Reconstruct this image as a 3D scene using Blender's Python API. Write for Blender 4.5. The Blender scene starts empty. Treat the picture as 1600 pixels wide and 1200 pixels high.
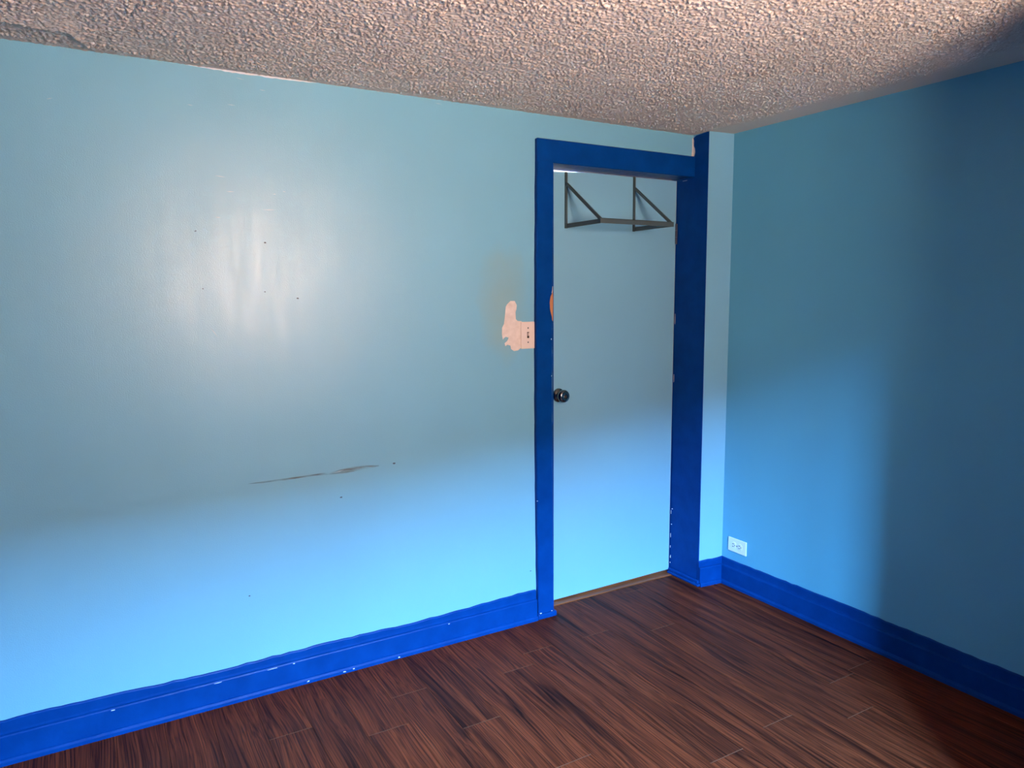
import bpy, bmesh, math, random
import numpy as np
from mathutils import Vector, Matrix

scene = bpy.context.scene
COL = scene.collection

# ------------------------------------------------------------------ camera
CAM_F, YAW, PITCH, ROLL = 1131.2, math.radians(30.193), math.radians(7.046), math.radians(-0.413)
CAM_LOC = Vector((0.0, -2.6464, 1.4532))
fw = Vector((math.sin(YAW)*math.cos(PITCH), math.cos(YAW)*math.cos(PITCH), -math.sin(PITCH)))
rt = Vector((math.cos(YAW), -math.sin(YAW), 0)); up = rt.cross(fw)
rt, up = math.cos(ROLL)*rt + math.sin(ROLL)*up, -math.sin(ROLL)*rt + math.cos(ROLL)*up
cam_d = bpy.data.cameras.new('camera'); cam_d.sensor_fit = 'HORIZONTAL'; cam_d.sensor_width = 36
cam_d.lens = CAM_F/1600*36; cam_d.clip_start = 0.02
cam = bpy.data.objects.new('camera', cam_d); COL.objects.link(cam)
cam.matrix_world = Matrix(((rt.x, up.x, -fw.x, CAM_LOC.x), (rt.y, up.y, -fw.y, CAM_LOC.y), (rt.z, up.z, -fw.z, CAM_LOC.z), (0, 0, 0, 1)))
scene.camera = cam

# ------------------------------------------------------------------ room measures (metres)
H = 2.2                       # ceiling height
XR = 2.6962                   # right wall
XL = -1.25                    # wall on the far left, out of frame
YN = -3.25                    # near wall with the window
CLX, CLY = 1.99, -1.84        # outer corner of the closet beside the window
WX0, WX1, WZ0, WZ1 = 0.70, 1.47, 1.00, 2.05   # window opening
SX = 2.547                    # side face of the boxed-in corner
DZ = 2.006                    # underside of the door head

# ------------------------------------------------------------------ sky, window daylight, exposure
world = bpy.data.worlds.new('sky'); scene.world = world; world.use_nodes = True
bg = world.node_tree.nodes['Background']
bg.inputs['Color'].default_value = (0.23, 0.565, 1.0, 1); bg.inputs['Strength'].default_value = 440.0
def area(name, loc, target, sx, sy, power, color, portal=False):
    d = bpy.data.lights.new(name, 'AREA'); d.shape = 'RECTANGLE'; d.size = sx; d.size_y = sy
    d.energy = power; d.color = color
    if portal: d.cycles.is_portal = True
    o = bpy.data.objects.new(name, d); COL.objects.link(o); o.location = loc
    o.rotation_euler = (Vector(target) - Vector(loc)).to_track_quat('-Z', 'Y').to_euler()
    return o
area('window_sky_portal', ((WX0+WX1)/2, YN-0.10, (WZ0+WZ1)/2), ((WX0+WX1)/2, 0, (WZ0+WZ1)/2), WX1-WX0, WZ1-WZ0, 1, (1, 1, 1), True)
for cx in (0.895, 1.275):       # daylight thrown in from the sunlit yard through the two sashes
    area('window_daylight', (cx, YN+0.18, 1.66), (cx-.10, YN+1.18, 1.66+0.32), 0.30, 0.62, 26.5, (1.0, 0.625, 0.44)).data.spread = math.radians(128)
scene.view_settings.view_transform = 'Standard'; scene.view_settings.look = 'None'
scene.view_settings.gamma = 1.0; scene.view_settings.use_curve_mapping = False
scene.view_settings.exposure = 0.0

# ------------------------------------------------------------------ material helpers
def new_mat(name, color=(.5, .5, .5), rough=.5, metal=0.0, spec=.5):
    m = bpy.data.materials.new(name); m.use_nodes = True
    b = m.node_tree.nodes['Principled BSDF']
    b.inputs['Base Color'].default_value = (*color, 1); b.inputs['Roughness'].default_value = rough
    b.inputs['Metallic'].default_value = metal; b.inputs['Specular IOR Level'].default_value = spec
    return m, m.node_tree.nodes, m.node_tree.links, b
def mapped(n, l, scale, rnd=False):
    tc = n.new('ShaderNodeTexCoord'); mp = n.new('ShaderNodeMapping'); mp.inputs['Scale'].default_value = scale
    l.new(tc.outputs['Object'], mp.inputs['Vector'])
    if rnd:
        oi = n.new('ShaderNodeObjectInfo'); mul = n.new('ShaderNodeVectorMath'); mul.operation = 'SCALE'
        cb = n.new('ShaderNodeCombineXYZ')
        for k in range(3): l.new(oi.outputs['Random'], cb.inputs[k])
        l.new(cb.outputs[0], mul.inputs[0]); mul.inputs['Scale'].default_value = 37.0
        l.new(mul.outputs[0], mp.inputs['Location'])
    return mp.outputs['Vector']
def noise(n, l, vec, scale, detail=2, rough=.5, dist=0):
    t = n.new('ShaderNodeTexNoise'); t.inputs['Scale'].default_value = scale; t.inputs['Detail'].default_value = detail
    t.inputs['Roughness'].default_value = rough; t.inputs['Distortion'].default_value = dist
    l.new(vec, t.inputs['Vector']); return t.outputs['Fac']
def ramp(n, l, fac, stops):
    r = n.new('ShaderNodeValToRGB'); e = r.color_ramp.elements
    e[0].position, e[0].color = stops[0][0], (*stops[0][1], 1); e[1].position, e[1].color = stops[-1][0], (*stops[-1][1], 1)
    for p, c in stops[1:-1]:
        q = e.new(p); q.color = (*c, 1)
    l.new(fac, r.inputs['Fac']); return r.outputs['Color']
def math_node(n, l, op, a, b=None, clamp=False):
    m = n.new('ShaderNodeMath'); m.operation = op; m.use_clamp = clamp
    for k, v in enumerate((a, b)):
        if v is None: continue
        if isinstance(v, (int, float)): m.inputs[k].default_value = v
        else: l.new(v, m.inputs[k])
    return m.outputs[0]
def mix_rgb(n, l, fac, a, b, mode='MIX'):
    m = n.new('ShaderNodeMix'); m.data_type = 'RGBA'; m.blend_type = mode
    for s, v in ((m.inputs['Factor'], fac), (m.inputs['A'], a), (m.inputs['B'], b)):
        if isinstance(v, (int, float)): s.default_value = v
        elif isinstance(v, tuple): s.default_value = (*v, 1)
        else: l.new(v, s)
    return m.outputs['Result']
def bump(n, l, b, h, strength, dist):
    bp = n.new('ShaderNodeBump'); bp.inputs['Strength'].default_value = strength; bp.inputs['Distance'].default_value = dist
    l.new(h, bp.inputs['Height']); l.new(bp.outputs[0], b.inputs['Normal']); return bp

WALL = (0.175, 0.415, 0.555)
def wall_material(name, rough, stain=False, WALL=WALL):
    m, n, l, b = new_mat(name, WALL, rough)
    v = mapped(n, l, (1, 1, 1)); big = noise(n, l, v, 1.7, 3)
    col = ramp(n, l, big, [(.3, tuple(c*.965 for c in WALL)), (.7, tuple(min(1, c*1.03) for c in WALL))])
    if stain:   # greenish grime that spreads round the light switch
        tc = n.new('ShaderNodeTexCoord'); sp = n.new('ShaderNodeSeparateXYZ'); l.new(tc.outputs['Object'], sp.inputs[0])
        dx = math_node(n, l, 'DIVIDE', math_node(n, l, 'SUBTRACT', sp.outputs['X'], 1.50), .13)
        dz = math_node(n, l, 'DIVIDE', math_node(n, l, 'SUBTRACT', sp.outputs['Z'], 1.42), .27)
        d = math_node(n, l, 'ADD', math_node(n, l, 'MULTIPLY', dx, dx), math_node(n, l, 'MULTIPLY', dz, dz))
        d = math_node(n, l, 'ADD', d, math_node(n, l, 'MULTIPLY', math_node(n, l, 'SUBTRACT', noise(n, l, v, 9, 3), .5), 1.3))
        k = math_node(n, l, 'MULTIPLY', math_node(n, l, 'SUBTRACT', 1.0, d, True), .62)
        col = mix_rgb(n, l, k, col, (.235, .37, .36))
    l.new(col, b.inputs['Base Color'])
    vs = mapped(n, l, (1, 1, .12)); streak = noise(n, l, vs, 26, 3)          # roller streaks run down the wall
    l.new(math_node(n, l, 'ADD', rough-.10, math_node(n, l, 'MULTIPLY', streak, .20)), b.inputs['Roughness'])
    pe = noise(n, l, v, 260, 2); hs = math_node(n, l, 'ADD', math_node(n, l, 'MULTIPLY', pe, .65), math_node(n, l, 'MULTIPLY', noise(n, l, vs, 16, 4), .7))
    hs = math_node(n, l, 'ADD', hs, math_node(n, l, 'MULTIPLY', noise(n, l, v, 5, 2), 3.0))
    bump(n, l, b, hs, .35, .0018)
    return m
M_WALL = wall_material('light_blue_gloss_paint', .36, True)
M_WALL_R = wall_material('light_blue_paint', .50, False, (.118, .40, .57))
M_BOUNCE_CUT = new_mat('deep_blue_bounce_cut', (.03, .15, .27), .6)[0]  # unseen walls made darker than the room's paint to cut bounced light
M_DOOR = wall_material('light_blue_door_paint', .50, False, (.195, .435, .59))

def trim_material():
    m, n, l, b = new_mat('royal_blue_trim_paint', (.001, .045, .25), .42, spec=.08)
    v = mapped(n, l, (1, 1, 1))
    l.new(ramp(n, l, noise(n, l, v, 14, 4), [(.3, (.0002, .033, .175)), (.7, (.0006, .043, .215))]), b.inputs['Base Color'])
    l.new(math_node(n, l, 'ADD', .28, math_node(n, l, 'MULTIPLY', noise(n, l, v, 30, 3), .2)), b.inputs['Roughness'])
    bump(n, l, b, math_node(n, l, 'ADD', noise(n, l, v, 70, 3), math_node(n, l, 'MULTIPLY', noise(n, l, v, 12, 2), 2.5)), .4, .0015)
    return m
M_TRIM = trim_material()

def ceiling_material():
    m, n, l, b = new_mat('textured_ceiling_paint', (.78, .75, .71), .9, spec=.15)
    v = mapped(n, l, (1, 1, 1))
    l.new(ramp(n, l, noise(n, l, v, 3, 4), [(.3, (.69, .61, .535)), (.7, (.78, .69, .61))]), b.inputs['Base Color'])
    bump(n, l, b, noise(n, l, v, 330, 3), .5, .002)
    return m
M_CEIL = ceiling_material()

def wood_material():
    m, n, l, b = new_mat('dark_walnut_laminate', (.1, .04, .025), .5, spec=.08)
    warp = mapped(n, l, (1, .16, 1), True)
    nz = n.new('ShaderNodeTexNoise'); nz.inputs['Scale'].default_value = 7; nz.inputs['Detail'].default_value = 2
    l.new(warp, nz.inputs['Vector'])
    add = n.new('ShaderNodeVectorMath'); add.operation = 'MULTIPLY_ADD'
    sub = n.new('ShaderNodeVectorMath'); sub.operation = 'SUBTRACT'; sub.inputs[1].default_value = (.5, .5, .5)
    l.new(nz.outputs['Color'], sub.inputs[0]); l.new(sub.outputs[0], add.inputs[0]); add.inputs[1].default_value = (.10, .0, .10)
    v = mapped(n, l, (1, .032, 1), True); l.new(v, add.inputs[2]); vv = add.outputs[0]
    broad = noise(n, l, vv, 34, 3, .5)                       # broad cathedral figure
    wl = n.new('ShaderNodeVectorMath'); wl.operation = 'MULTIPLY_ADD'; l.new(sub.outputs[0], wl.inputs[0]); wl.inputs[1].default_value = (.07, 0, .07)
    l.new(mapped(n, l, (1, .011, 1), True), wl.inputs[2]); fine = noise(n, l, wl.outputs[0], 210, 2, .6)                        # pores and fine lines
    lines = n.new('ShaderNodeTexWave'); lines.wave_type = 'BANDS'; lines.bands_direction = 'X'
    lines.inputs['Scale'].default_value = 30; lines.inputs['Distortion'].default_value = 9; lines.inputs['Detail'].default_value = 2
    lines.inputs['Detail Scale'].default_value = .7
    l.new(vv, lines.inputs['Vector'])
    base = ramp(n, l, broad, [(.28, (.022, .0045, .0022)), (.37, (.082, .017, .0070)), (.55, (.138, .028, .0105)), (.75, (.185, .040, .0145))])
    f1 = ramp(n, l, fine, [(.38, (.35, .33, .35)), (.58, (1.15, 1.13, 1.1))])
    f2 = ramp(n, l, lines.outputs['Fac'], [(.0, (.50, .47, .47)), (.35, (1, 1, 1)), (1, (1.06, 1.06, 1.06))])
    c = mix_rgb(n, l, .9, base, f1, 'MULTIPLY'); c = mix_rgb(n, l, .65, c, f2, 'MULTIPLY')
    oi = n.new('ShaderNodeObjectInfo')
    c = mix_rgb(n, l, 1.0, c, ramp(n, l, oi.outputs['Random'], [(0, (.86, .86, .88)), (1, (1.1, 1.06, 1.04))]), 'MULTIPLY')
    l.new(c, b.inputs['Base Color'])
    l.new(math_node(n, l, 'ADD', .42, math_node(n, l, 'MULTIPLY', fine, .16)), b.inputs['Roughness'])
    bump(n, l, b, fine, .12, .0006)
    return m
M_WOOD = wood_material()
M_WOODEDGE = new_mat('worn_plank_edge', (.12, .042, .023), .6, spec=.1)[0]
M_THRESH = None
def thresh_material():
    m, n, l, b = new_mat('orange_oak_threshold', (.5, .2, .06), .45)
    v = mapped(n, l, (.08, 1, 1)); l.new(ramp(n, l, noise(n, l, v, 90, 3), [(.3, (.13, .030, .006)), (.7, (.30, .075, .014))]), b.inputs['Base Color'])
    return m
M_THRESH = thresh_material()
M_BAREWOOD = new_mat('bare_pine', (.42, .17, .065), .7)[0]
def plaster_material():
    m, n, l, b = new_mat('bare_plaster', (.8, .69, .61), .75)
    v = mapped(n, l, (1, 1, 1)); l.new(ramp(n, l, noise(n, l, v, 40, 4), [(.3, (.62, .53, .47)), (.65, (.73, .64, .58))]), b.inputs['Base Color'])
    bump(n, l, b, noise(n, l, v, 60, 3), .3, .002); return m
M_PLASTER = plaster_material()
M_IVORY = new_mat('ivory_plastic', (.72, .62, .55), .4)[0]
M_WHITE = new_mat('white_plastic', (.82, .82, .82), .35)[0]
M_SLOT = new_mat('dark_slot', (.02, .02, .02), .6)[0]
M_CHROME = new_mat('dark_chrome', (.22, .23, .23), .16, 1.0)[0]
M_STEEL = new_mat('grey_painted_steel', (.075, .105, .11), .45, .3)[0]
M_HINGE = new_mat('paint_smeared_hinge', (.07, .08, .12), .35, .7)[0]
M_PAINTCHIP = new_mat('chipped_white_paint', (.62, .66, .74), .6)[0]
M_SCRATCH = new_mat('pale_scratch', (.32, .48, .56), .5)[0]
M_DENT = new_mat('dark_dent', (.05, .08, .12), .6)[0]
def scuff_material():
    m, n, l, b = new_mat('brown_scuff', (.21, .20, .14), .6)
    v = mapped(n, l, (.2, 1, 1.6)); a = ramp(n, l, noise(n, l, v, 70, 4), [(.34, (.0, .0, .0)), (.66, (.6, .6, .6))])
    l.new(a, b.inputs['Alpha']); return m
M_SCUFF = scuff_material()
M_HALL = new_mat('hall_white_paint', (.80, .76, .70), .8)[0]
M_SIDING = new_mat('neighbour_brick', (.26, .10, .05), .9)[0]
M_YARD = new_mat('dry_yard_ground', (.16, .10, .05), .95)[0]
M_SASH = new_mat('white_sash_paint', (.8, .8, .78), .4)[0]
def glass_material():
    m = bpy.data.materials.new('window_glass'); m.use_nodes = True; n, l = m.node_tree.nodes, m.node_tree.links; n.clear()
    o = n.new('ShaderNodeOutputMaterial'); mx = n.new('ShaderNodeMixShader'); t = n.new('ShaderNodeBsdfTransparent')
    g = n.new('ShaderNodeBsdfGlossy'); g.inputs['Roughness'].default_value = .02; mx.inputs[0].default_value = .06
    l.new(t.outputs[0], mx.inputs[1]); l.new(g.outputs[0], mx.inputs[2]); l.new(mx.outputs[0], o.inputs['Surface']); return m
M_GLASS = glass_material()

# ------------------------------------------------------------------ mesh helpers
def bm_box(bm, x0, x1, y0, y1, z0, z1, bev=0.0, mi=0, seg=1):
    vs = [bm.verts.new((x, y, z)) for x in (x0, x1) for y in (y0, y1) for z in (z0, z1)]
    fs = [(0, 1, 3, 2), (4, 6, 7, 5), (0, 4, 5, 1), (2, 3, 7, 6), (0, 2, 6, 4), (1, 5, 7, 3)]
    faces = [bm.faces.new([vs[i] for i in f]) for f in fs]
    for f in faces: f.material_index = mi
    if bev:
        es = list({e for f in faces for e in f.edges})
        bmesh.ops.bevel(bm, geom=es, offset=bev, segments=seg, profile=.5, affect='EDGES')
def bm_bar(bm, a, b, w, t, upv=(0, 0, 1)):
    """flat bar from a to b, width w along the cross axis, thickness t along the other"""
    a, b = Vector(a), Vector(b); d = (b-a).normalized(); s = d.cross(Vector(upv)).normalized(); u = s.cross(d)
    vs = [bm.verts.new(p + s*(i*w/2) + u*(j*t/2)) for p in (a, b) for i in (-1, 1) for j in (-1, 1)]
    for f in [(0, 1, 3, 2), (4, 6, 7, 5), (0, 4, 5, 1), (2, 3, 7, 6), (0, 2, 6, 4), (1, 5, 7, 3)]: bm.faces.new([vs[i] for i in f])
def bm_lathe(bm, profile, seg=28):
    """profile of (axial, radius) turned about the -Y axis"""
    rings = []
    for ax, r in profile:
        rings.append([bm.verts.new((r*math.cos(2*math.pi*k/seg), -ax, r*math.sin(2*math.pi*k/seg))) for k in range(seg)])
    for a, b in zip(rings, rings[1:]):
        for k in range(seg): bm.faces.new((a[k], a[(k+1) % seg], b[(k+1) % seg], b[k]))
    bm.faces.new(rings[0][::-1]); bm.faces.new(rings[-1])
def bm_plate(bm, pts, y0, y1, axis='Y'):
    """outline in (x,z) extruded between two depths"""
    lo = [bm.verts.new((x, y0, z)) for x, z in pts]; hi = [bm.verts.new((x, y1, z)) for x, z in pts]; k = len(pts)
    bm.faces.new(lo); bm.faces.new(hi[::-1])
    for i in range(k): bm.faces.new((lo[i], hi[i], hi[(i+1) % k], lo[(i+1) % k]))
def obj(name, bm, mats, parent=None, smooth=False, loc=None):
    bmesh.ops.recalc_face_normals(bm, faces=bm.faces)
    me = bpy.data.meshes.new(name); bm.to_mesh(me); bm.free()
    for m in (mats if isinstance(mats, (list, tuple)) else [mats]): me.materials.append(m)
    if smooth:
        for p in me.polygons: p.use_smooth = True
    o = bpy.data.objects.new(name, me); COL.objects.link(o)
    if loc: o.location = loc
    if parent: o.parent = parent
    return o
def struct(o, label=None):
    o['kind'] = 'structure'
    if label: o['label'] = label
    return o
def tag(o, label, cat, group=None):
    o['label'] = label; o['category'] = cat
    if group: o['group'] = group
    return o
def empty(name, loc=(0, 0, 0)):
    o = bpy.data.objects.new(name, None); COL.objects.link(o); o.location = loc; o.empty_display_size = .1; return o
def boxes(name, lst, mat, parent=None, bev=0.0):
    bm = bmesh.new()
    for b in lst: bm_box(bm, *b, bev=bev)
    return obj(name, bm, mat, parent)
rng = random.Random(4)

# ------------------------------------------------------------------ walls
wall_left = struct(boxes('wall_left', [(XL-.12, 1.745, 0, .14, -.05, H+.12), (1.745, XR+.12, 0, .14, DZ+.012, H+.12), (SX+.004, XR+.12, 0, .14, -.05, DZ+.012)], M_WALL),
                   'glossy light blue wall with the door in it')
wall_right = struct(boxes('wall_right', [(XR, XR+.12, YN-.15, 0, -.05, H+.12)], M_WALL_R), 'light blue wall right of the boxed-in corner')
# boxed-in corner between door and right wall: front leans slightly
bm = bmesh.new()
f = [(SX+.003, -.001), (XR+.01, -.001), (XR+.01, -.120), (SX+.003, -.104)]
lo = [bm.verts.new((x, y, -.02)) for x, y in f]; hi = [bm.verts.new((x, y, H+.05)) for x, y in f]
bm.faces.new(lo); bm.faces.new(hi[::-1])
for i in range(4): bm.faces.new((lo[i], hi[i], hi[(i+1) % 4], lo[(i+1) % 4]))
wall_corner = struct(obj('wall_corner', bm, M_DOOR), 'narrow light blue boxed-in corner beside the door')
wall_near = struct(boxes('wall_near', [(XL-.12, WX0, YN-.15, YN, -.05, H+.12), (WX1, XR, YN-.15, YN, -.05, H+.12), (WX0, WX1, YN-.15, YN, -.05, WZ0), (WX0, WX1, YN-.15, YN, WZ1, H+.12)], M_BOUNCE_CUT),
                   'unseen wall with the window, deep blue to cut bounce')
wall_far_left = struct(boxes('wall_side', [(XL-.12, XL, YN, 0, -.05, H+.12)], M_BOUNCE_CUT), 'unseen side wall, deep blue to cut bounce')
wall_closet = struct(boxes('wall_closet', [(CLX, CLX+.1, YN, CLY, -.02, H+.05), (CLX+.1, XR, CLY-.1, CLY, -.02, H+.05)], M_BOUNCE_CUT), 'unseen closet wall beside the window, deep blue to cut bounce')

# bits of wear on the left wall, all sitting in its surface
PATCH = [(1.518,1.4119),(1.5351,1.4263),(1.5551,1.4261),(1.5653,1.4088),(1.5635,1.3916),(1.5588,1.3793),(1.5603,1.3497),(1.5689,1.342),(1.5892,1.3401),(1.5873,1.2293),(1.5709,1.2175),(1.5506,1.2149),(1.5363,1.224),(1.5335,1.239),(1.5193,1.2431),(1.5078,1.2376),(1.5051,1.2501),(1.5183,1.2595),(1.5252,1.2726),(1.511,1.277),(1.5025,1.2724),(1.4967,1.2652),(1.4924,1.2875),(1.4933,1.3145),(1.5031,1.3314),(1.5091,1.3753),(1.5122,1.4022)]
bm = bmesh.new(); bm_plate(bm, PATCH, .001, -.0010)
obj('bare_plaster_patch', bm, M_PLASTER, wall_left)['label'] = 'bare pinkish plaster where paint has peeled'
SCUFF = [(.4485,.7914),(.4999,.7932),(.5813,.7931),(.6907,.7953),(.7573,.7954),(.8053,.8025),(.8692,.8035),(.9371,.7968),(.9397,.793),(.8468,.7868),(.8091,.783),(.7725,.7848),(.6904,.7891),(.5811,.7871),(.4997,.7882)]
bm = bmesh.new(); bm_plate(bm, SCUFF, .0005, -.0006)
obj('scuff_mark', bm, M_SCUFF, wall_left)['label'] = 'long brown scuff streak'
for (x0, z0), (x1, z1) in [((.76,.7905),(.80,.7965)),((.3965,1.8549),(.4316,1.8517)),((.4291,1.8052),(.4578,1.8055)),((.5431,1.7504),(.5922,1.7522)),((.3891,1.7183),(.4103,1.7177)),((.5833,1.8058),(.5947,1.8065)),((.6166,1.8178),(.628,1.8155)),
        ((.4791,2.1799),(.5074,2.1755)),((.5539,2.1506),(.5749,2.1491)),((.3236,2.0748),(.3428,2.0731)),((.4481,2.0898),(.4744,2.0888)),((-.0652,2.0428),(-.0486,2.0486)),((1.2073,2.1857),(1.2342,2.1842)),((.355,1.3499),(.3781,1.3148))]:
    dx, dz = x1-x0, z1-z0; L = math.hypot(dx, dz); nx, nz = -dz/L*.0013, dx/L*.0013; mx, mz = (x0+x1)/2, (z0+z1)/2
    bm = bmesh.new(); bm_plate(bm, [(x0, z0), (mx+nx, mz+nz), (x1, z1), (mx-nx, mz-nz)], .0005, -.0007); obj('scratch', bm, M_SCRATCH, wall_left)
for x, z, r in [(1.0008,.7968,.0045),(.784,.6921,.0035),(.4351,.3781,.0025),(1.6287,.2276,.003),(.549,1.6385,.003),(.6532,1.445,.003),(.3268,1.67,.0025),(.3392,1.48,.0022),(.5405,1.4687,.0022)]:
    bm = bmesh.new(); bm_plate(bm, [(x+r*math.cos(a)*(1.2+.4*rng.random()), z+r*math.sin(a)*(.6+.5*rng.random())) for a in [k*math.pi/3.5 for k in range(7)]], .0005, -.0005)
    obj('dent', bm, M_DENT, wall_left)
# unpainted strip along the top of the wall
bm = bmesh.new(); N = 36; tops = []; bots = []
for i in range(N+1):
    x = .33 + .42*i/N; w = .0055*math.sin(math.pi*i/N)**.5*(.55+.6*rng.random()); tops.append((x, H-.0005)); bots.append((x, H-.0010-w))
bm_plate(bm, tops + bots[::-1], .0005, -.0008); obj('bare_plaster_strip', bm, M_PAINTCHIP, wall_left)['label'] = 'bare white strip under the ceiling'

# ------------------------------------------------------------------ ceiling: stomped texture as real relief
def filt_noise(ny, nx, lo, hi, seed, ax=1.0, ay=1.0):
    r = np.random.default_rng(seed).standard_normal((ny, nx)); F = np.fft.rfft2(r)
    fy = np.fft.fftfreq(ny)[:, None]*ay; fx = np.fft.rfftfreq(nx)[None, :]*ax; q = np.sqrt(fx*fx + fy*fy)
    F *= np.exp(-(q/hi)**2)*(1-np.exp(-(q/lo)**2)); g = np.fft.irfft2(F, s=(ny, nx)); return g/g.std()
STEP = .0034; CX0, CX1, CY0, CY1 = XL+.25, XR+.02, -2.70, .02
nx = int(round((CX1-CX0)/STEP))+1; ny = int(round((CY1-CY0)/STEP))+1
xs = np.linspace(CX0, CX1, nx); ys = np.linspace(CY0, CY1, ny); X, Y = np.meshgrid(xs, ys)
g = filt_noise(ny, nx, .13, .34, 1, 1.2, .85) + .28*filt_noise(ny, nx, .04, .10, 11, 2.2, .7); g2 = filt_noise(ny, nx, .18, .6, 2)
blob = np.clip(g+.45, 0, None)**.9*.0023 + .0009*g2
env = .95 + .12*np.clip(filt_noise(ny, nx, .004, .02, 3), -1.5, 1.5)
sm = lambda a, b, t: (lambda u: u*u*(3-2*u))(np.clip((t-a)/(b-a), 0, 1))
env = env*(1-.92*sm(XR-.22, XR-.10, X+.035*filt_noise(ny, nx, .002, .01, 5)))*(1-.6*sm(-.05, -.01, Y))
seam_y = np.where(X < .0, -.185+.10*(X+.0), -.185+2.6*np.clip(X, 0, 1)) + .004*filt_noise(ny, nx, .004, .03, 6)
inside = sm(0, .012, Y-seam_y); flat = inside*(1-sm(.02, .07, Y-seam_y))
env = env*(1-.85*flat)
crack = np.exp(-((X-.143-.02*np.sin(Y*9))/.006)**2)*sm(-.62, -.5, Y)*(1-sm(-.37, -.30, Y))
sag = (1-inside)*np.exp(-np.clip(seam_y-Y, 0, None)/.13)*(1-sm(-.05, .11, X))*.015
Z = H - blob*env - sag + .003*crack
Z = np.where((X > XR-.004), H, Z)
me = bpy.data.meshes.new('ceiling'); nv = nx*ny
ids = np.arange(nv).reshape(ny, nx)
q = np.stack([ids[:-1, :-1], ids[1:, :-1], ids[1:, 1:], ids[:-1, 1:]], -1).reshape(-1, 4)   # faces look down
co = np.stack([X, Y, Z], -1).reshape(-1, 3)
# plain rest of the ceiling towards the window, and an upper skin so it has thickness
XW = XL-.02
extra = np.array([(XW, YN-.15, H), (CX1, YN-.15, H), (CX1, CY0, H), (XW, CY0, H), (XW, YN-.15, H+.08), (CX1, YN-.15, H+.08), (CX1, CY1, H+.08), (XW, CY1, H+.08), (XW, CY0, H), (CX0, CY0, H), (CX0, CY1, H), (XW, CY1, H)])
qe = np.array([(0, 3, 2, 1), (4, 5, 6, 7), (8, 11, 10, 9)])+nv
co = np.concatenate([co, extra]); q = np.concatenate([q, qe])
me.vertices.add(len(co)); me.vertices.foreach_set('co', co.astype(np.float32).ravel())
me.loops.add(q.size); me.loops.foreach_set('vertex_index', q.astype(np.int32).ravel())
me.polygons.add(len(q)); me.polygons.foreach_set('loop_start', np.arange(0, q.size, 4, dtype=np.int32))
me.polygons.foreach_set('use_smooth', np.ones(len(q), dtype=bool)); me.update(calc_edges=True); me.validate()
me.materials.append(M_CEIL)
ceiling = bpy.data.objects.new('ceiling', me); COL.objects.link(ceiling); struct(ceiling, 'off-white stomp-textured ceiling')

# ------------------------------------------------------------------ floor: every plank a piece
floor = struct(boxes('floor', [(XL-.12, XR+.12, YN-.15, .06, -.06, -.012)], M_SLOT), 'dark walnut laminate floor')
PW, PL, FY1 = .145, 1.22, .062
known = {round(.854, 3): -.286, .999: -.586, 1.289: -.343, .419: -.315, 1.144: -.918, 2.159: -1.212}
def plank(x0, x1, y0, y1):
    cx, cy = (x0+x1)/2, (y0+y1)/2; hx, hy = (x1-x0)/2-.0003, (y1-y0)/2-.0003; c = .0011; ce = .0014
    bm = bmesh.new()
    b = [bm.verts.new((sx*hx, sy*hy, -.012)) for sx, sy in ((-1, -1), (1, -1), (1, 1), (-1, 1))]
    m = [bm.verts.new((sx*hx, sy*hy, -.0007)) for sx, sy in ((-1, -1), (1, -1), (1, 1), (-1, 1))]
    t = [bm.verts.new((sx*(hx-c), sy*(hy-ce), 0)) for sx, sy in ((-1, -1), (1, -1), (1, 1), (-1, 1))]
    bm.faces.new(t); bm.faces.new(b[::-1])
    for i in range(4):
        j = (i+1) % 4; bm.faces.new((b[i], b[j], m[j], m[i])); fc = bm.faces.new((m[i], m[j], t[j], t[i]))
        if i in (0, 2): fc.material_index = 1
    return obj('plank', bm, [M_WOOD, M_WOODEDGE], floor, loc=(cx, cy, 0))
k0 = math.floor((XL-.854)/PW)
x = .854 + k0*PW; prev = 0
while x < XR:
    x0, x1 = max(x, XL), min(x+PW, XR)
    off = next((v for k, v in known.items() if abs(k-x) < .02), None)
    if off is None: off = -rng.uniform(.25, PL)
    y = off + PL*math.ceil((FY1-off)/PL); cuts = [FY1]
    y -= PL
    while y > YN:
        if FY1-y > .05: cuts.append(y)
        y -= PL
    cuts.append(YN)
    for a, b in zip(cuts, cuts[1:]):
        if a-b > .01: plank(x0, x1, b, a)
    x += PW
struct(boxes('trim_threshold', [(1.745, SX, .062, .30, -.012, .003)], M_THRESH, bev=.0015), 'orange oak threshold under the door')

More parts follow.
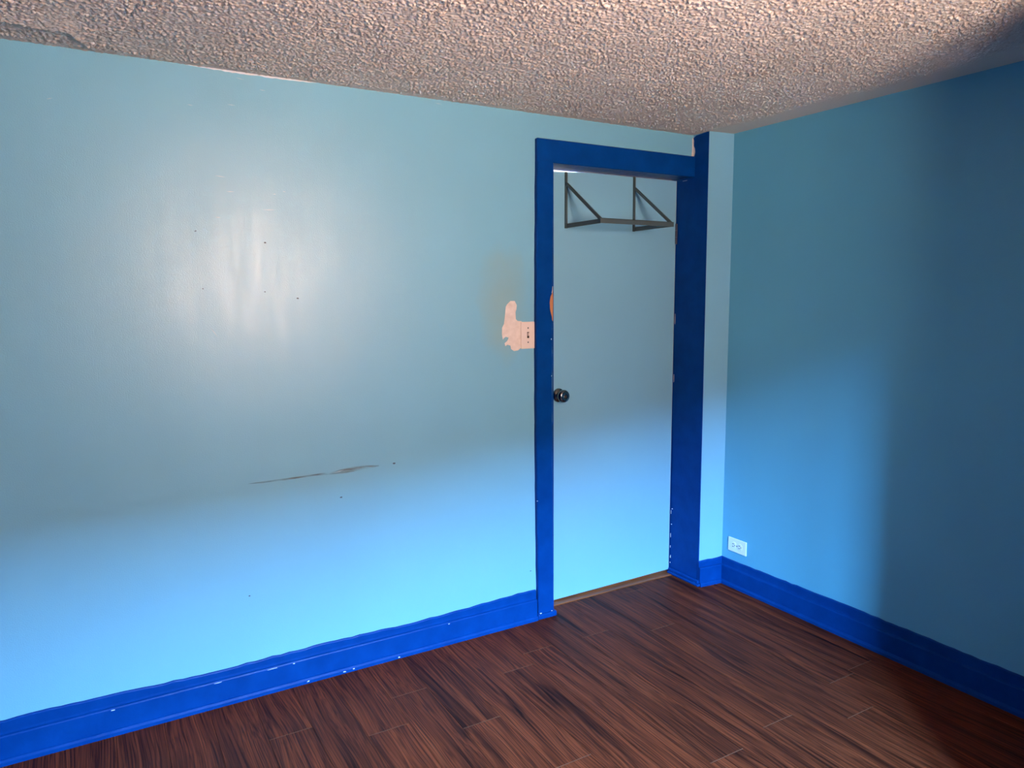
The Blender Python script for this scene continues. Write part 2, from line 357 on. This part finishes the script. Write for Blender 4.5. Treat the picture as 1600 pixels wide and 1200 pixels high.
# ------------------------------------------------------------------ baseboards
def baseboard(name, pts, hw, label, nseg_len=.03, seed=1):
    """pts: polyline in plan, room on its right-hand side; hw: top height as a function of the run"""
    r = random.Random(seed); bm = bmesh.new(); runs = []; s = 0
    P = [Vector((a, b, 0)) for a, b in pts]; secs = []
    def normal(i):
        ns = []
        if i > 0: d = (P[i]-P[i-1]).normalized(); ns.append(Vector((d.y, -d.x, 0)))
        if i < len(P)-1: d = (P[i+1]-P[i]).normalized(); ns.append(Vector((d.y, -d.x, 0)))
        if len(ns) == 1: return ns[0]
        b = (ns[0]+ns[1]); return b/(b.dot(ns[0])) if b.length > .1 else ns[0]
    for i in range(len(P)-1):
        L = (P[i+1]-P[i]).length; k = max(1, int(L/nseg_len)); n0, n1 = normal(i), normal(i+1)
        for j in range(k + (1 if i == len(P)-2 else 0)):
            t = j/k; secs.append((P[i].lerp(P[i+1], t), n0.lerp(n1, t), s+L*t))
        s += L
    rows = []
    for p, n, u in secs:
        zt = hw(u) + r.uniform(-.0022, .0022); w = r.uniform(-.0008, .0008)
        prof = [(-.004, 0), (.0285, 0), (.0285+w, .012), (.024+w, .0185), (.019, .0205), (.0185, .090+w), (.0165, .094), (.0095, .0965+w), (.0085, .103), (.0085, zt-.004), (.006, zt), (-.004, zt+.0005)]
        rows.append([bm.verts.new((p.x+n.x*d, p.y+n.y*d, z)) for d, z in prof])
    for a, b in zip(rows, rows[1:]):
        for i in range(len(a)): bm.faces.new((a[i], a[(i+1) % len(a)], b[(i+1) % len(a)], b[i]))
    bm.faces.new(rows[0]); bm.faces.new(rows[-1][::-1])
    return struct(obj(name, bm, M_TRIM), label)
bl = baseboard('baseboard_left', [(XL, 0), (1.652, 0)], lambda u: .133+.006*math.sin(u*2.1+.4)+.003*math.sin(u*7.3), 'royal blue baseboard along the glossy wall', seed=2)
br = baseboard('baseboard_right', [(SX-.002, -.104), (XR, -.120), (XR, CLY)], lambda u: .126+.010*min(1, u/.9), 'royal blue baseboard round the corner and right wall', seed=3)
baseboard('baseboard_closet', [(XR, CLY), (CLX, CLY), (CLX, YN), (XL, YN), (XL, 0)], lambda u: .133, 'royal blue baseboard behind the camera', .3, 4)
# low plinth strip at the foot of the blue door-side board
bm = bmesh.new(); bm_box(bm, SX-.022, SX+.0, -.126, .098, 0, .014, .004); bm_box(bm, SX-.014, SX+.0, -.118, .098, .012, .030, .004)
struct(obj('trim_plinth', bm, M_TRIM), 'royal blue plinth strip at the foot of the corner board')
def flecks(parent, lst, n, seed):
    r = random.Random(seed)
    for x, y, z, w, h in lst:
        bm = bmesh.new()
        pts = [(w*math.cos(a)*r.uniform(.6, 1.5), h*.75*math.sin(a)*r.uniform(.4, 1.2)) for a in [k*2*math.pi/7 for k in range(7)]]
        for d in (-.0015, .0012):
            bm.faces.new([bm.verts.new((x+a*n[1] + d*n[0]*0, y+a*(0 if n[1] else 1), z+b)) if False else bm.verts.new((x + (a if n[1] else d), y + (d if n[1] else a), z+b)) for a, b in pts])
        vs = list(bm.verts); k = len(pts)
        for i in range(k): bm.faces.new((vs[i], vs[(i+1) % k], vs[k+(i+1) % k], vs[k+i]))
        obj('paint_chip', bm, M_PAINTCHIP, parent)
flecks(bl, [(.624,-.0285,.009,.004,.003),(.7644,-.0285,.008,.005,.003),(.800,-.0285,.010,.004,.0025),(.988,-.0285,.007,.005,.004),(.5754,-.0185,.0885,.004,.003),(.31,-.0185,.0895,.014,.0012),(.50,-.0185,.0895,.02,.001),(1.216,-.0185,.088,.004,.002),(-.02,-.0185,.088,.006,.002)], (0, 1), 5)

# ------------------------------------------------------------------ door casing, jambs, corner board
def bow(z): return -.0075*math.sin(math.pi*min(max(z/2.05, 0), 1))
bm = bmesh.new(); n = 40; rows = []
r2 = random.Random(9)
for i in range(n+1):
    z = DZ*i/n - (.0 if i else 0); b = bow(z); wl, wr = r2.uniform(-.0009, .0009), r2.uniform(-.0014, .0014)
    x0, x1 = 1.6585+b+wl, 1.7415+b+wr
    rows.append([bm.verts.new(c) for c in [(x0, .001, z), (x0, -.017, z), (x0+.004, -.021, z), (x1-.0035, -.021, z), (x1, -.017, z), (x1, .001, z)]])
for a, c in zip(rows, rows[1:]):
    for i in range(6): bm.faces.new((a[i], a[(i+1) % 6], c[(i+1) % 6], c[i]))
bm.faces.new(rows[0]); bm.faces.new(rows[-1][::-1])
casing = struct(obj('trim_casing', bm, M_TRIM), 'royal blue door casing board left of the door')
bm = bmesh.new(); bm_box(bm, 1.6575, SX-.0005, -.022, .001, DZ-.0035, 2.0985, .0035)
header = struct(obj('trim_header', bm, M_TRIM), 'royal blue header board over the door')
CHIP = [(1.7335,1.477),(1.730,1.457),(1.722,1.442),(1.7178,1.417),(1.7207,1.3868),(1.725,1.3691),(1.7290,1.3564),(1.7305,1.3412),(1.7345,1.3385),(1.7349,1.40),(1.7352,1.44)]
bm = bmesh.new(); bm_plate(bm, CHIP, -.015, -.0216); obj('bare_wood_chip', bm, M_BAREWOOD, casing)['label'] = 'bare brown wood where paint chipped off'
bm = bmesh.new(); bm_plate(bm, [(1.7335,1.487),(1.7312,1.472),(1.7282,1.458),(1.7300,1.458),(1.7335,1.470)], -.015, -.0219); obj('paint_chip', bm, M_PLASTER, casing)
flecks(casing, [(1.668,-.0212,.028,.005,.003),(1.680,-.0212,.020,.003,.002),(1.728,-.0212,.026,.004,.003),(1.727,-.0212,1.10,.001,.004),(1.726,-.0212,1.26,.0012,.006),(1.653,-.0212,.55,.003,.0012)], (0, 1), 6)
bm = bmesh.new(); bm_box(bm, 1.652, 1.752, -.030, .0, 0, .026, .006, seg=2)
struct(obj('trim_casing_foot', bm, M_TRIM), 'lumpy blue foot block under the left door casing')
struct(boxes('trim_jamb', [(1.745, 1.752, .0, .14, 0, DZ), (1.745, SX, -.0005, .14, DZ, DZ+.012)], M_TRIM), 'royal blue door jamb lining')
# blue board on the door side of the boxed corner, wavy hand-painted edge above the header
bm = bmesh.new()
pts = [(.138, .0), (.138, DZ), (-.006, DZ), (-.006, 2.099), (-.013, 2.103), (-.018, 2.118), (-.016, 2.135), (-.008, 2.150), (-.009, 2.172), (-.004, 2.186), (-.022, 2.1945), (-.060, 2.197), (-.090, 2.199), (-.104, 2.204), (-.1045, .0)]
r3 = random.Random(12)
lo = [bm.verts.new((SX, y, z)) for y, z in pts]; hi = [bm.verts.new((SX+.006, y, z)) for y, z in pts]
bm.faces.new(lo); bm.faces.new(hi[::-1])
for i in range(len(pts)): bm.faces.new((lo[i], hi[i], hi[(i+1) % len(pts)], lo[(i+1) % len(pts)]))
board = struct(obj('trim_corner_board', bm, M_TRIM), 'tall royal blue board on the door side of the boxed-in corner')
# bare plaster edge left between wall and board
bm = bmesh.new(); bm_plate(bm, [(SX-.0065, 2.099), (SX+.001, 2.099), (SX+.001, 2.186), (SX-.004, 2.184), (SX-.003, 2.15), (SX-.0035, 2.125), (SX-.006, 2.108)], .0005, -.0012)
obj('bare_plaster_strip', bm, M_PLASTER, wall_left)
bm = bmesh.new(); bm_box(bm, SX+.0010, SX+.004, -.024, -.001, 2.099, 2.190); obj('bare_plaster_strip', bm, M_PLASTER, wall_corner)
flecks(board, [(SX-.0003,.088,.345,.004,.004),(SX-.0003,.096,.325,.0012,.014),(SX-.0003,.091,.262,.003,.003),(SX-.0003,.096,.20,.001,.018),(SX-.0003,.096,.14,.0012,.010),(SX-.0003,.094,.085,.002,.012),(SX-.0003,.095,.055,.004,.004),(SX-.0003,.096,1.32,.0008,.05),(SX-.0003,.096,1.02,.0008,.03),(SX-.0003,.045,1.995,.018,.0012)], (1, 0), 8)

# ------------------------------------------------------------------ door
door = struct(empty('door_1', (1.765, .1, 0)), 'flush light blue door in royal blue trim')
bm = bmesh.new()
pts = [(1.757, .010), (2.5385, .018), (2.5415, 2.000), (1.98, 1.999), (1.885, 1.9925), (1.757, 1.9885)]
bm_plate(bm, pts, .1, .136)
def child(o, root): o.parent = root; o.matrix_parent_inverse = Matrix.Translation(root.location).inverted(); return o
slab = child(obj('door_slab', bm, M_DOOR), door)
bm = bmesh.new(); bm_plate(bm, [(2.5368, .018), (2.5390, .018), (2.5420, 2.0), (2.5398, 2.0)], .0985, .11)
child(obj('door_edge', bm, M_SCRATCH), door)['label'] = 'pale worn strip along the hinge edge'
bm = bmesh.new(); bm_lathe(bm, [(0, .032), (.005, .032), (.010, .030), (.012, .020), (.018, .0165), (.023, .0175), (.028, .023), (.036, .0285), (.045, .0300), (.052, .0280), (.057, .0225), (.059, .015), (.0575, .012), (.0575, .009)])
knob = child(obj('door_knob', bm, M_CHROME, None, True, (1.843, .0995, .992)), door)
knob['label'] = 'dark chrome round knob'
bm = bmesh.new(); bm_lathe(bm, [(.0, .0085), (.0025, .008), (.003, .006)], 16); k = obj('key_button', bm, M_SLOT, None, True); k.parent = knob; k.location = (0, -.0570, 0)
for z0 in (.22, 1.745):
    hroot = None
    bm = bmesh.new()
    for i in range(3):
        seg = 12; za, zb = z0-.05+i*.0335, z0-.05+i*.0335+.032
        ra = [bm.verts.new((2.5405+.0055*math.cos(2*math.pi*j/seg), .0925+.0055*math.sin(2*math.pi*j/seg), za)) for j in range(seg)]
        rb = [bm.verts.new((v.co.x, v.co.y, zb)) for v in ra]
        for j in range(seg): bm.faces.new((ra[j], ra[(j+1) % seg], rb[(j+1) % seg], rb[j]))
        bm.faces.new(ra[::-1]); bm.faces.new(rb)
    if z0 > 1: child(obj('hinge', bm, M_HINGE), door)['label'] = 'paint-smeared steel hinge barrel'
    else: bm.free()

# ------------------------------------------------------------------ steel shelf frame screwed to the door
sf = empty('shelf_frame', (2.08, .1, 1.755))
tag(sf, 'grey steel shelf frame with two braced brackets on the door', 'shelf frame')
for i, (xv, zt, zb, zd, xa) in enumerate([(1.8845, 1.992, 1.747, 1.945, 0), (2.2755, 2.001, 1.747, 1.950, 0)]):
    bm = bmesh.new(); bm_box(bm, xv-.0075, xv+.0075, .0965, .0998, zb, zt, .0008); bm_box(bm, xv-.0075, xv-.0052, .086, .0998, zb, zt, .0006)
    child(obj('upright', bm, M_STEEL), sf)
    yf = -.160
    bm = bmesh.new(); bm_bar(bm, (xv, .0965, zb+.010), (xv, yf, zb+.010), .004, .018); bm_bar(bm, (xv+.004, .0965, zb+.018), (xv+.004, yf, zb+.018), .012, .003)
    child(obj('arm', bm, M_STEEL), sf)
    bm = bmesh.new(); bm_bar(bm, (xv, .093, zd), (xv, yf+.002, zb+.021), .013, .0035); bm_bar(bm, (xv-.006, .093, zd-.001), (xv-.006, yf+.002, zb+.020), .003, .012)
    child(obj('diagonal_brace', bm, M_STEEL), sf)
bm = bmesh.new(); bm_box(bm, 1.8775, 2.286, -.1650, -.1615, 1.748, 1.769, .0008); bm_box(bm, 1.8775, 2.286, -.1650, -.145, 1.7660, 1.769, .0008)
child(obj('front_bar', bm, M_STEEL), sf)

# ------------------------------------------------------------------ light switch
sw = empty('light_switch', (1.619, 0, 1.280)); tag(sw, 'ivory toggle light switch plate against the blue door casing', 'light switch')
bm = bmesh.new(); bm_box(bm, 1.5835, 1.6505, -.0065, 0, 1.2225, 1.3375, .0025, seg=2); plate = child(obj('cover_plate', bm, M_IVORY), sw)
bm = bmesh.new(); bm_box(bm, 1.6125, 1.6225, -.0069, -.004, 1.268, 1.294); o = child(obj('toggle_opening', bm, M_SLOT), sw)
bm = bmesh.new(); bm_box(bm, 1.6142, 1.6208, -.016, -.004, 1.277, 1.291, .0015); child(obj('toggle', bm, M_IVORY), sw)
for z in (1.250, 1.311):
    bm = bmesh.new(); bm_lathe(bm, [(0, .0035), (.0012, .003)], 12); o = obj('screw', bm, M_STEEL, None, False, (1.6175, -.0062, z)); child(o, sw)

# ------------------------------------------------------------------ wall outlet, mounted sideways on the right wall
oc_y, oc_z = -.2205, .2110
ol = empty('wall_outlet', (XR, oc_y, oc_z)); tag(ol, 'white duplex outlet mounted sideways above the right baseboard', 'outlet')
bm = bmesh.new(); bm_box(bm, XR-.0065, XR, oc_y-.0575, oc_y+.0575, oc_z-.035, oc_z+.035, .0025, seg=2); child(obj('cover_plate', bm, M_WHITE), ol)
for s in (-1, 1):
    bm = bmesh.new(); cyy = oc_y+s*.0195; seg = 20; ring = []
    for xx in (XR-.0062, XR-.0082):
        ring.append([bm.verts.new((xx, cyy+.0165*max(-.82, min(.82, math.cos(2*math.pi*j/seg))), oc_z+.0165*math.sin(2*math.pi*j/seg))) for j in range(seg)])
    for j in range(seg): bm.faces.new((ring[0][j], ring[0][(j+1) % seg], ring[1][(j+1) % seg], ring[1][j]))
    bm.faces.new(ring[0]); bm.faces.new(ring[1][::-1])
    face = child(obj('receptacle', bm, M_WHITE), ol)
    for dz in (-.0063, .0063):
        bm = bmesh.new(); bm_box(bm, XR-.0085, XR-.0075, cyy-.001, cyy+.0080, oc_z+dz-.0017, oc_z+dz+.0017); so = obj('slot', bm, M_SLOT); so.parent = face
    bm = bmesh.new(); bm_box(bm, XR-.0085, XR-.0075, cyy-.0095, cyy-.0050, oc_z-.0024, oc_z+.0024); so = obj('slot', bm, M_SLOT); so.parent = face
bm = bmesh.new(); bm_box(bm, XR-.0078, XR-.006, oc_y-.003, oc_y+.003, oc_z-.003, oc_z+.003, .001); child(obj('screw', bm, M_STEEL), ol)
bpy.context.view_layer.update()

# ------------------------------------------------------------------ window in the near wall (behind the camera)
win = struct(empty('window_1', ((WX0+WX1)/2, YN, WZ0)), 'white double sash window in the near wall')
cxm = (WX0+WX1)/2
child(boxes('window_frame', [(WX0, WX0+.03, YN-.09, YN-.03, WZ0, WZ1), (WX1-.03, WX1, YN-.09, YN-.03, WZ0, WZ1), (cxm-.025, cxm+.025, YN-.09, YN-.03, WZ0, WZ1), (WX0+.03, cxm-.025, YN-.09, YN-.03, WZ0, WZ0+.05), (WX0+.03, cxm-.025, YN-.09, YN-.03, WZ1-.04, WZ1), (cxm+.025, WX1-.03, YN-.09, YN-.03, WZ0, WZ0+.05), (cxm+.025, WX1-.03, YN-.09, YN-.03, WZ1-.04, WZ1)], M_SASH), win)
for a, b in ((WX0+.03, cxm-.025), (cxm+.025, WX1-.03)):
    child(boxes('pane', [(a, b, YN-.062, YN-.058, WZ0+.05, WZ1-.04)], M_GLASS), win)
child(boxes('window_sill', [(WX0-.05, WX1+.05, YN-.01, YN+.035, WZ0-.03, WZ0)], M_TRIM), win)

# ------------------------------------------------------------------ outside the window: yard and the house across
struct(boxes('ground_yard', [(-40, 42, -45, YN-.16, -.5, -.4)], M_YARD), 'dry yard outside the window')
bm = bmesh.new(); bm_plate(bm, [(-34, -.4), (32, -.4), (32, 8.25), (3, 8.25), (-16, 6.3), (-34, 6.3)], -20, -26); nh = obj('neighbour_house', bm, M_SIDING); struct(nh, 'house wall across the yard')

# ------------------------------------------------------------------ hall behind the door
struct(boxes('floor_hall', [(1.0, 3.4, .30, 1.5, -.06, -.002)], M_THRESH), 'hall floor beyond the door')
struct(boxes('wall_hall', [(1.0, 3.4, 1.4, 1.5, -.02, 2.45), (.9, 1.0, .14, 1.5, -.02, 2.45), (3.4, 3.5, .14, 1.5, -.02, 2.45), (1.0, 1.745, .1401, .16, -.02, 2.45), (SX, 3.4, .1401, .16, -.02, 2.45), (1.745, SX, .1401, .16, DZ+.02, 2.45)], M_HALL), 'white hall walls beyond the door')
struct(boxes('ceiling_hall', [(.9, 3.5, .14, 1.5, 2.45, 2.5)], M_HALL), 'white hall ceiling beyond the door')
hl = bpy.data.lights.new('hall_bulb', 'POINT'); hl.energy = 40; hl.color = (1, .8, .55); hl.shadow_soft_size = .05
ho = bpy.data.objects.new('hall_bulb', hl); COL.objects.link(ho); ho.location = (1.75, .75, 2.25)
